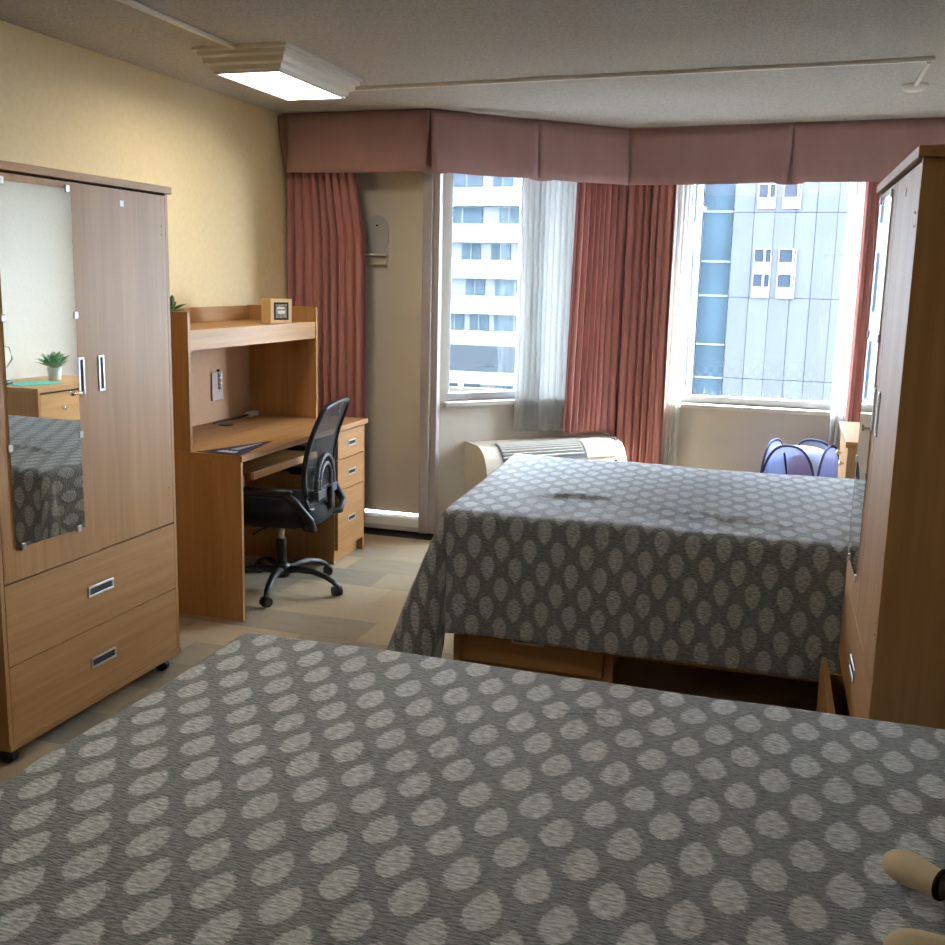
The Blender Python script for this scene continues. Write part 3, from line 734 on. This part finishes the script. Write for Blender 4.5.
def leafplant(name, label, loc, r, h, n, ln, seed, mat, group=None):
    rnd = random.Random(seed)
    t = thing(name, label, 'plant', loc)
    MB().lathe([(0,.0),(r*.8,0),(r*.86,.004),(r,h),(r*.9,h),(r*.86,h*.85),(0,h*.85)], 24).build('pot', M['pot'], t)
    MB().lathe([(0,h*.86),(r*.86,h*.86)], 20).build('soil', M['soil'], t)
    for k in range(n):
        a = 2.399*k + rnd.uniform(-.3,.3); el = rnd.uniform(.35, 1.35); L_ = ln*rnd.uniform(.7, 1.1)
        d = Vector((math.cos(a)*math.cos(el), math.sin(a)*math.cos(el), math.sin(el))); side = d.cross(Vector((0,0,1))).normalized(); nn = side.cross(d)
        def fn(u, v):
            s = (2*u-1); wd = L_*.17*math.sin(PI*min(1, max(.02, (v-.25)/.75)))**.8 if v > .25 else L_*.02
            P = Vector((0,0,h*.86)) + d*L_*v + side*s*wd + nn*(.02*abs(s)*wd/L_ - .25*L_*v*v*.5) ; return tuple(P)
        o = MB().grid(fn, 2, 7).build('leaf', mat, t, recalc=False)
        o.modifiers.new('t', 'SOLIDIFY').thickness = .0008
    return t
leafplant('potted_plant', 'green leafy plant in a white pot on the dresser', (2.98, 5.50, dh), .048, .09, 44, .13, 3, M['leaf2'])
M['teal'] = plain('teal_paper', '3fae9c', .6)
MB().box((-.11, -.15, 0), (.11, .15, .003)).build('paper_folder', M['teal']); fo = bpy.data.objects['paper_folder']; fo.location = (2.93, 5.24, dh+.0005); fo.rotation_euler.z = .3
tag(fo, 'flat teal paper folder lying on the dresser', 'folder')
ld = thing('desk_lamp', 'small grey lamp with bent wire arm on the dresser', 'lamp', (3.06, 5.13, dh))
MB().lathe([(0,0),(.045,0),(.045,.02),(.04,.026),(0,.026)], 20).build('lamp_base', M['grey_plastic'], ld)
MB().tube([(0,0,.02),(.01,.02,.10),(.0,.07,.16),(0,.05,.24),(0,-.02,.26)], .006, 8).build('lamp_arm', M['silver'], ld)
MB().lathe([(.012,.03),(.03,0),(.028,0),(.010,.028)], 16, (0,-.03,.235)).build('lamp_shade', M['grey_plastic'], ld)

# ------------------------------------------------------------------ pop-up hamper
M['mesh_blue'] = cloth('hamper_nylon', '8f9cd0', .4, .08, .12)
M['mesh_white'] = cloth('hamper_top_mesh', 'd5dcec', .4, .08, .35)
M['navy'] = plain('navy_binding', '39405f', .7)
hp = thing('pop_up_hamper', 'blue pop-up mesh hamper with dark hoops standing below the window', 'hamper', (2.505, 6.09, 0), -.42)
hs, hb, ht = .172, .29, .612
def arch(u):                       # u -1..1 -> height
    return hb + (ht-hb)*math.sqrt(max(0, 1-abs(u)**2.6))
for k in range(4):
    rot = Matrix.Rotation(PI/2*k, 4, 'Z')
    def fn(u, v): s = 2*u-1; return tuple(rot @ Vector((s*hs, -hs, .01 + (arch(s)-.01)*v)))
    pn = MB().grid(fn, 20, 6).build('side_panel', M['mesh_blue'], hp, recalc=False)
    pts = [tuple(rot @ Vector((math.sin(PI/2*q/14)*hs, -hs, arch(math.sin(PI/2*q/14))))) for q in range(-14, 15)]
    pts = [tuple(rot @ Vector((-hs, -hs, .01)))] + pts + [tuple(rot @ Vector((hs, -hs, .01)))]
    MB().tube(pts, .0075, 8).build('hoop', M['navy'], pn)
def top(u, v):
    s, t = 2*u-1, 2*v-1
    return (s*hs, t*hs, .5*(arch(s)+arch(t)) - .02*(1-s*s)*(1-t*t) if max(abs(s), abs(t)) < .999 else (arch(s) if abs(t) >= .999 else arch(t)))
MB().grid(top, 16, 16).build('top_cover', M['mesh_white'], hp, recalc=False)
MB().grid(lambda u, v: ((-.02+.17*u), -hs-.004, .42 + .15*v*math.sin(PI*(.15+.7*u))), 12, 6).build('mesh_window', cloth('hamper_pink_mesh', 'b9a3bd', .4, .05, .2), hp, recalc=False)
MB().tube([(-.03,-hs-.006,.57),(-.015,-hs-.006,.49),(0,-hs-.006,.42),(.15,-hs-.006,.41)], .006, 8).build('seam', M['navy'], hp)
MB().box((-hs,-hs,.003),(hs,hs,.012)).build('hamper_floor', M['navy'], hp)

# ------------------------------------------------------------------ small things
M['plate'] = plain('holder_plate', 'c9cac6', .35)
# holder on the door
hk = thing('door_holder', 'white arched plastic holder with small ledge on the balcony door', 'holder', (-.02, YD+.09, 1.60))
poly = [(-.072, .02), (.072, .02), (.072, .10), (.060, .115), (.072, .13)]
poly += [(.074*math.cos(PI*i/14), .20 + .095*math.sin(PI*i/14)) for i in range(15)] + [(-.072,.13), (-.060,.115), (-.072,.10)]
MB().prism([(x, z) for x, z in poly], -.012, 0, 1).build('back_plate', M['plate'], hk, bevel=.002)
MB().box((-.074, -.07, .055), (.074, -.012, .068)).build('ledge', M['white_plastic'], hk, bevel=.004)
MB().box((-.070, -.035, .0), (.070, -.012, .050)).build('lower_tray', M['cream_plastic'], hk, bevel=.004)
MB().cyl((0, -.012, .235), (0, -.016, .235), .006, n=10).build('screw', M['shadow_gap'], hk)
# pennant on the desk
M['pen'] = plain('pennant_felt', '2b2f4c', .85, var=.1, scale=80); M['pen_w'] = plain('pennant_white', 'dcdde2', .8); M['pen_g'] = plain('pennant_grey', '98a1b5', .8)
pe = thing('felt_pennant', 'navy triangular felt pennant lying on the desk corner', 'pennant', (0, 0, hD+.0008))
A_, B_, T_ = Vector((-.045, 3.625, 0)), Vector((.165, 3.605, 0)), Vector((.095, 4.02, 0))
MB().prism([tuple(A_)[:2], tuple(B_)[:2], tuple(T_)[:2]], 0, .002, 2).build('pennant_field', M['pen'], pe)
MB().prism([(-.058,3.612),(.172,3.592),(.165,3.605),(-.045,3.625)], 0, .0022, 2).build('pennant_band', M['black_plastic'], pe)
def inp(a, b): q = A_.lerp(B_, a); return q.lerp(T_, b)
mb = MB()
for k in range(7):                      # unreadable lettering: short upright strokes
    b = .06 + k*.012; a0, a1 = .30 + .07*k, .34 + .07*k
    mb.prism([tuple(inp(a0, .06))[:2], tuple(inp(a1, .06))[:2], tuple(inp(a1+.01, .16 + .02*(k % 2)))[:2], tuple(inp(a0+.01, .16 + .02*(k % 2)))[:2]], .002, .0026, 2)
mb.build('pennant_mark', M['pen_w'], pe)
MB().prism([tuple(inp(.35, .26))[:2], tuple(inp(.62, .24))[:2], tuple(inp(.60, .78))[:2], tuple(inp(.46, .78))[:2]], .002, .0026, 2).build('pennant_mark', M['pen_g'], pe)
# photo cube on the hutch
pc = thing('photo_block', 'pale wooden block with small black print on the hutch', 'photo block', (-.150, 4.54, 1.2822), math.radians(-34))
MB().box((-.05, -.062, 0), (.05, .062, .125)).build('wood_block', plain('birch', 'dcc08e', .5, var=.06, scale=30), pc, bevel=.003)
MB().box((.05, -.042, .018), (.0508, .042, .108)).build('print', plain('print_grey', '8d8878', .7, var=.6, scale=55), pc)
MB().frame((.0508, -.042, .018), (.0514, .042, .108), .010, 0).build('print_border', M['shadow_gap'], pc)
MB().box((.0508, -.020, .050), (.0516, .022, .066)).box((.0508, -.024, .074), (.0516, .018, .084)).build('print_light', M['pot'], pc)
# packet hung on the tack board
pk = thing('hanging_packet', 'small clear packet with white beads hung on the tack board', 'packet', (xb+.011, 4.50, .865))
MB().box((0, -.055, 0), (.008, .055, .15)).build('packet_bag', plain('clear_bag', 'b7adac', .25), pk, bevel=.003)
for k in range(4): MB().lathe([(0,-.012),(.009,-.009),(.013,0),(.009,.009),(0,.012)], 12, (.012, .012, .068+.022*k)).build('bead', M['white_plastic'], pk)
MB().cyl((0, .01, .158), (.012, .01, .158), .006, n=10).build('pin', M['black_plastic'], pk)
# charger and cable on the desk back
cb = thing('power_adapter', 'small white power adapter at the back of the desk', 'adapter', (-.43, 4.77, hD+.0012))
MB().box((-.02, -.045, 0), (.02, .045, .026)).build('adapter_body', M['white_plastic'], cb, bevel=.005)
MB().tube([(0,-.045,.012),(-.01,-.12,.006),(-.02,-.26,.006),(.0,-.40,.006)], .005, 8).build('adapter_cable', M['black_plastic'], cb)
leafplant('small_plant', 'tiny green plant at the wardrobe end of the hutch shelf', (-.30, 3.80, 1.2825), .034, .07, 20, .10, 9, M['leaf'])

# plush toy lying on the near bed, feet towards the camera side
M['suede'] = plain('cream_plush', 'ead8b8', .85, var=.06, scale=40, bump=.2, bscale=500)
M['olive'] = plain('olive_fur', '5a523c', .95, var=.45, scale=70, bump=.6, bscale=300)
M['black_trim'] = plain('black_trim', '17100d', .8)
ty = thing('plush_toy', 'soft toy with cream feet and olive legs lying on the near bed', 'plush toy', (2.60, 1.09, .662))
def limb(a, b, radii, mat, name, parent, flat=.8):
    a, b = Vector(a), Vector(b); n = len(radii)
    return MB().tube([a.lerp(b, i/(n-1)) for i in range(n)], radii, 16, flat=flat).build(name, mat, parent)
for (p, q) in (((-.003,.142,.026), (.068,.085,.030)), ((-.02,-.085,.026), (.068,-.078,.030))):
    p, q = Vector(p), Vector(q); d = (q-p).normalized()
    lg = limb(q, q + d*.07 + Vector((.09, 0, .01)), [.022,.027,.030,.032,.034], M['olive'], 'leg', ty)
    N = 15
    rad = [.003,.015,.021,.0245,.0265,.0275,.0275,.0272,.0265,.0255,.0245,.0235,.0228,.0222,.022]
    MB().tube([p + (q-p)*(i/(N-1)) if i else p - d*.001 for i in range(N)], rad, 18, flat=.85).build('foot', M['suede'], lg)
    MB().cyl(q - d*.001, q + d*.003, .0230, n=20).build('ankle_trim', M['black_trim'], lg)
rounded = [(.0,-.11),(.05,-.10),(.08,-.06),(.09,0),(.082,.05),(.06,.10),(.03,.125),(0,.13)]
MB().lathe(rounded, 24, M=Matrix.Translation((.32, -.0, .07)) @ Matrix.Rotation(PI/2, 4, 'Y') @ Matrix.Scale(.8, 4, (1,0,0))).build('body', M['olive'], ty)
hd = MB().lathe([(0,-.075),(.04,-.066),(.066,-.035),(.075,0),(.066,.035),(.04,.066),(0,.075)], 24, (.50, 0, .075)).build('head', M['suede'], ty)
for q in (-1, 1):
    MB().lathe([(0,-.007),(.005,-.005),(.007,0),(.005,.005),(0,.007)], 10, (.482, q*.026, .147)).build('eye', M['black_trim'], hd)
    MB().lathe([(0,-.03),(.018,-.022),(.026,0),(.018,.022),(0,.03)], 14, (.545, q*.062, .085)).build('ear', M['olive'], hd)
    limb((.36, q*.06, .06), (.27, q*.16, .035), [.026,.026,.025,.022,.010], M['olive'], 'arm', ty)

# ------------------------------------------------------------------ outside
gnd = MB().box((-200, 7.5, -30.2), (200, 220, -30)).build('street_ground', M['street']); struct(gnd)
own = MB().box((-40, -12, ZC+.2), (40, YF+.1, 36)).box((-40, -12, -30), (40, YF+.1, -.3)).box((XR+.2, -12, -.3), (40, YF+.1, ZC+.2)).box((-40, -12, -.3), (XL-.2, YD+.1, ZC+.2)).build('building_shade_shell', M['concrete']); struct(own)  # unseen rest of this building, added to shade the facades opposite
# ledge with bird spikes outside the wide window
eg = thing('outer_ledge', 'white outer ledge with thin bird spikes outside the wide window', 'ledge')
MB().box((W2a-.1, YF+.141, W2z-.06), (W2b+.1, YF+.36, W2z-.015)).build('ledge_slab', M['apt_white'], eg, bevel=.004)
mb = MB(); rnd = random.Random(4)
x = W2a + .05
while x < W2b - .02:
    mb.cyl((x, YF+.25, W2z-.016), (x + rnd.uniform(-.02,.02), YF+.25+rnd.uniform(-.04,.03), W2z+rnd.uniform(.04,.085)), .0035, .0015, 6); x += rnd.uniform(.018, .034)
sp = mb.build('bird_spikes', M['apt_white'], eg); sp['kind'] = 'stuff'
# balcony of this flat
bc = thing('balcony', 'concrete balcony with grey parapet rail outside the bay window', 'balcony')
MB().box((-2.4, YD+.17, -.25), (1.0, 7.45, -.03)).build('balcony_slab', M['concrete'], bc)
MB().box((-2.4, 7.30, .83), (1.6, 7.38, 1.035)).build('parapet_rail', plain('parapet_grey', '3f474f', .6, spec=.0, var=.05, scale=6), bc, bevel=.005)
MB().box((-2.4, 7.30, -.03), (1.6, 7.38, .70)).build('parapet_wall', plain('parapet_cream', '645f57', .8, spec=.0, var=.05, scale=6), bc, bevel=.005)
for i in range(9): MB().box((-2.3+.45*i, 7.32, .70), (-2.27+.45*i, 7.36, .83)).build('parapet_post', M['frame_grey'], bc)
# far apartment block
ap = thing('apartment_block', 'white apartment block with stacked balcony bands seen through the bay window', 'building', (-22, 80, -30))
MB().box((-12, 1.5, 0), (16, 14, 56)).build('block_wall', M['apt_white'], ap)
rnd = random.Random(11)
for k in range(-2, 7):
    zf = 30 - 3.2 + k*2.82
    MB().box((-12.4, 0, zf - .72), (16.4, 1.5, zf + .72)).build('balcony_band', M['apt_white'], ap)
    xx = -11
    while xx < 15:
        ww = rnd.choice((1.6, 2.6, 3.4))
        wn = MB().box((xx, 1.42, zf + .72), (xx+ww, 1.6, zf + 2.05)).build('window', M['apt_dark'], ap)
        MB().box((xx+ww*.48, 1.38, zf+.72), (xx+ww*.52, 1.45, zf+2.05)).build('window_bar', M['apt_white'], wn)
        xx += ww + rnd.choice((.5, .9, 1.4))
# panelled tower opposite the wide window
tw = thing('panelled_tower', 'grey panelled tower with paired small windows seen through the wide window', 'building', (-.42, 46, -30))
MB().box((.0, .16, 0), (16, 14, 60)).build('tower_wall', M['hull3'], tw)
PW = .83; rows = [(-3, 13.8), (13.8, 20.6), (20.6, 24.1), (24.1, 27.6), (27.6, 31.06), (31.06, 34.6), (34.6, 38.2), (38.2, 42), (42, 60)]
pmesh = {}
for (za, zb_) in rows:
    for i in range(19):
        key = (round(zb_-za, 2), i % 2)
        if key not in pmesh:
            pmesh[key] = MB().box((.008, 0, .012), (PW-.008, .18, zb_-za-.012)).mesh('panel'); pmesh[key].materials.append(M['hull'] if i % 2 else M['hull2'])
        o = link('panel', pmesh[key], None, tw); o.location = (i*PW, .03*((i*7) % 3 == 0), max(0, za) if za > 0 else za)
M['win_white'] = plain('window_white', '6d6f73', .6, spec=.0); M['win_dark'] = plain('window_dark', '252b33', .25, spec=.0)
def twin(x, z, w_, h_, flip):
    f = MB().frame((x, -.06, z), (x+w_, .03, z+h_), .035, 1).build('window', M['win_white'], tw)
    MB().box((x+.05, -.03, z+h_*.45), (x+w_-.05, .02, z+h_-.05)).build('pane', M['win_dark'], f)
    MB().box((x+.05, -.045, z+.05), (x+w_-.05, .02, z+h_*.45)).build('blind_panel', M['win_white'], f)
    MB().box((x+w_*(.55 if flip else .78), -.09, z), (x+w_*(.67 if flip else .88), -.03, z+h_)).build('window_bar', M['win_white'], f)
for zz in (34.75, 32.09, 31.06, 24.7, 23.6, 38.9, 37.8):
    twin(.93, zz, .72, 1.02, True); twin(1.93, zz, .72, 1.02, False)
# glass-fronted strip and narrow white block left of it
gt = thing('glass_tower', 'narrow blue glass curtain-wall building beside the panelled tower', 'building', (-1.72, 46.3, -30))
MB().box((0, .1, 0), (1.28, 12, 60)).build('tower_core', M['concrete'], gt)
zz = 20.0
for i, h_ in enumerate((2.1, 1.6, 1.75, 2.1, 1.45, 2.1, 1.45, 2.1, 1.45, 2.0, 2.1, 1.5)):
    MB().box((.03, 0, zz+.04), (1.25, .12, zz+h_-.04)).build('glass_panel', M['bglass'], gt)
    MB().box((0, -.03, zz-.04), (1.28, .1, zz+.04)).build('transom', M['apt_white'], gt); zz += h_
nb = thing('white_block', 'slim white building end at the left of the wide window view', 'building', (-4.95, 45.95, -30), 0)
MB().box((0, 0, 0), (3.21, 10, 60)).build('block_wall', M['apt_white'], nb)
for z_ in (27.0, 30.6, 34.2): 
    wn = MB().box((2.66, -.05, z_), (2.96, .05, z_+2.4)).build('window', M['win_dark'], nb)
    MB().box((2.78, -.08, z_), (2.83, -.02, z_+2.4)).build('window_bar', M['win_white'], wn)
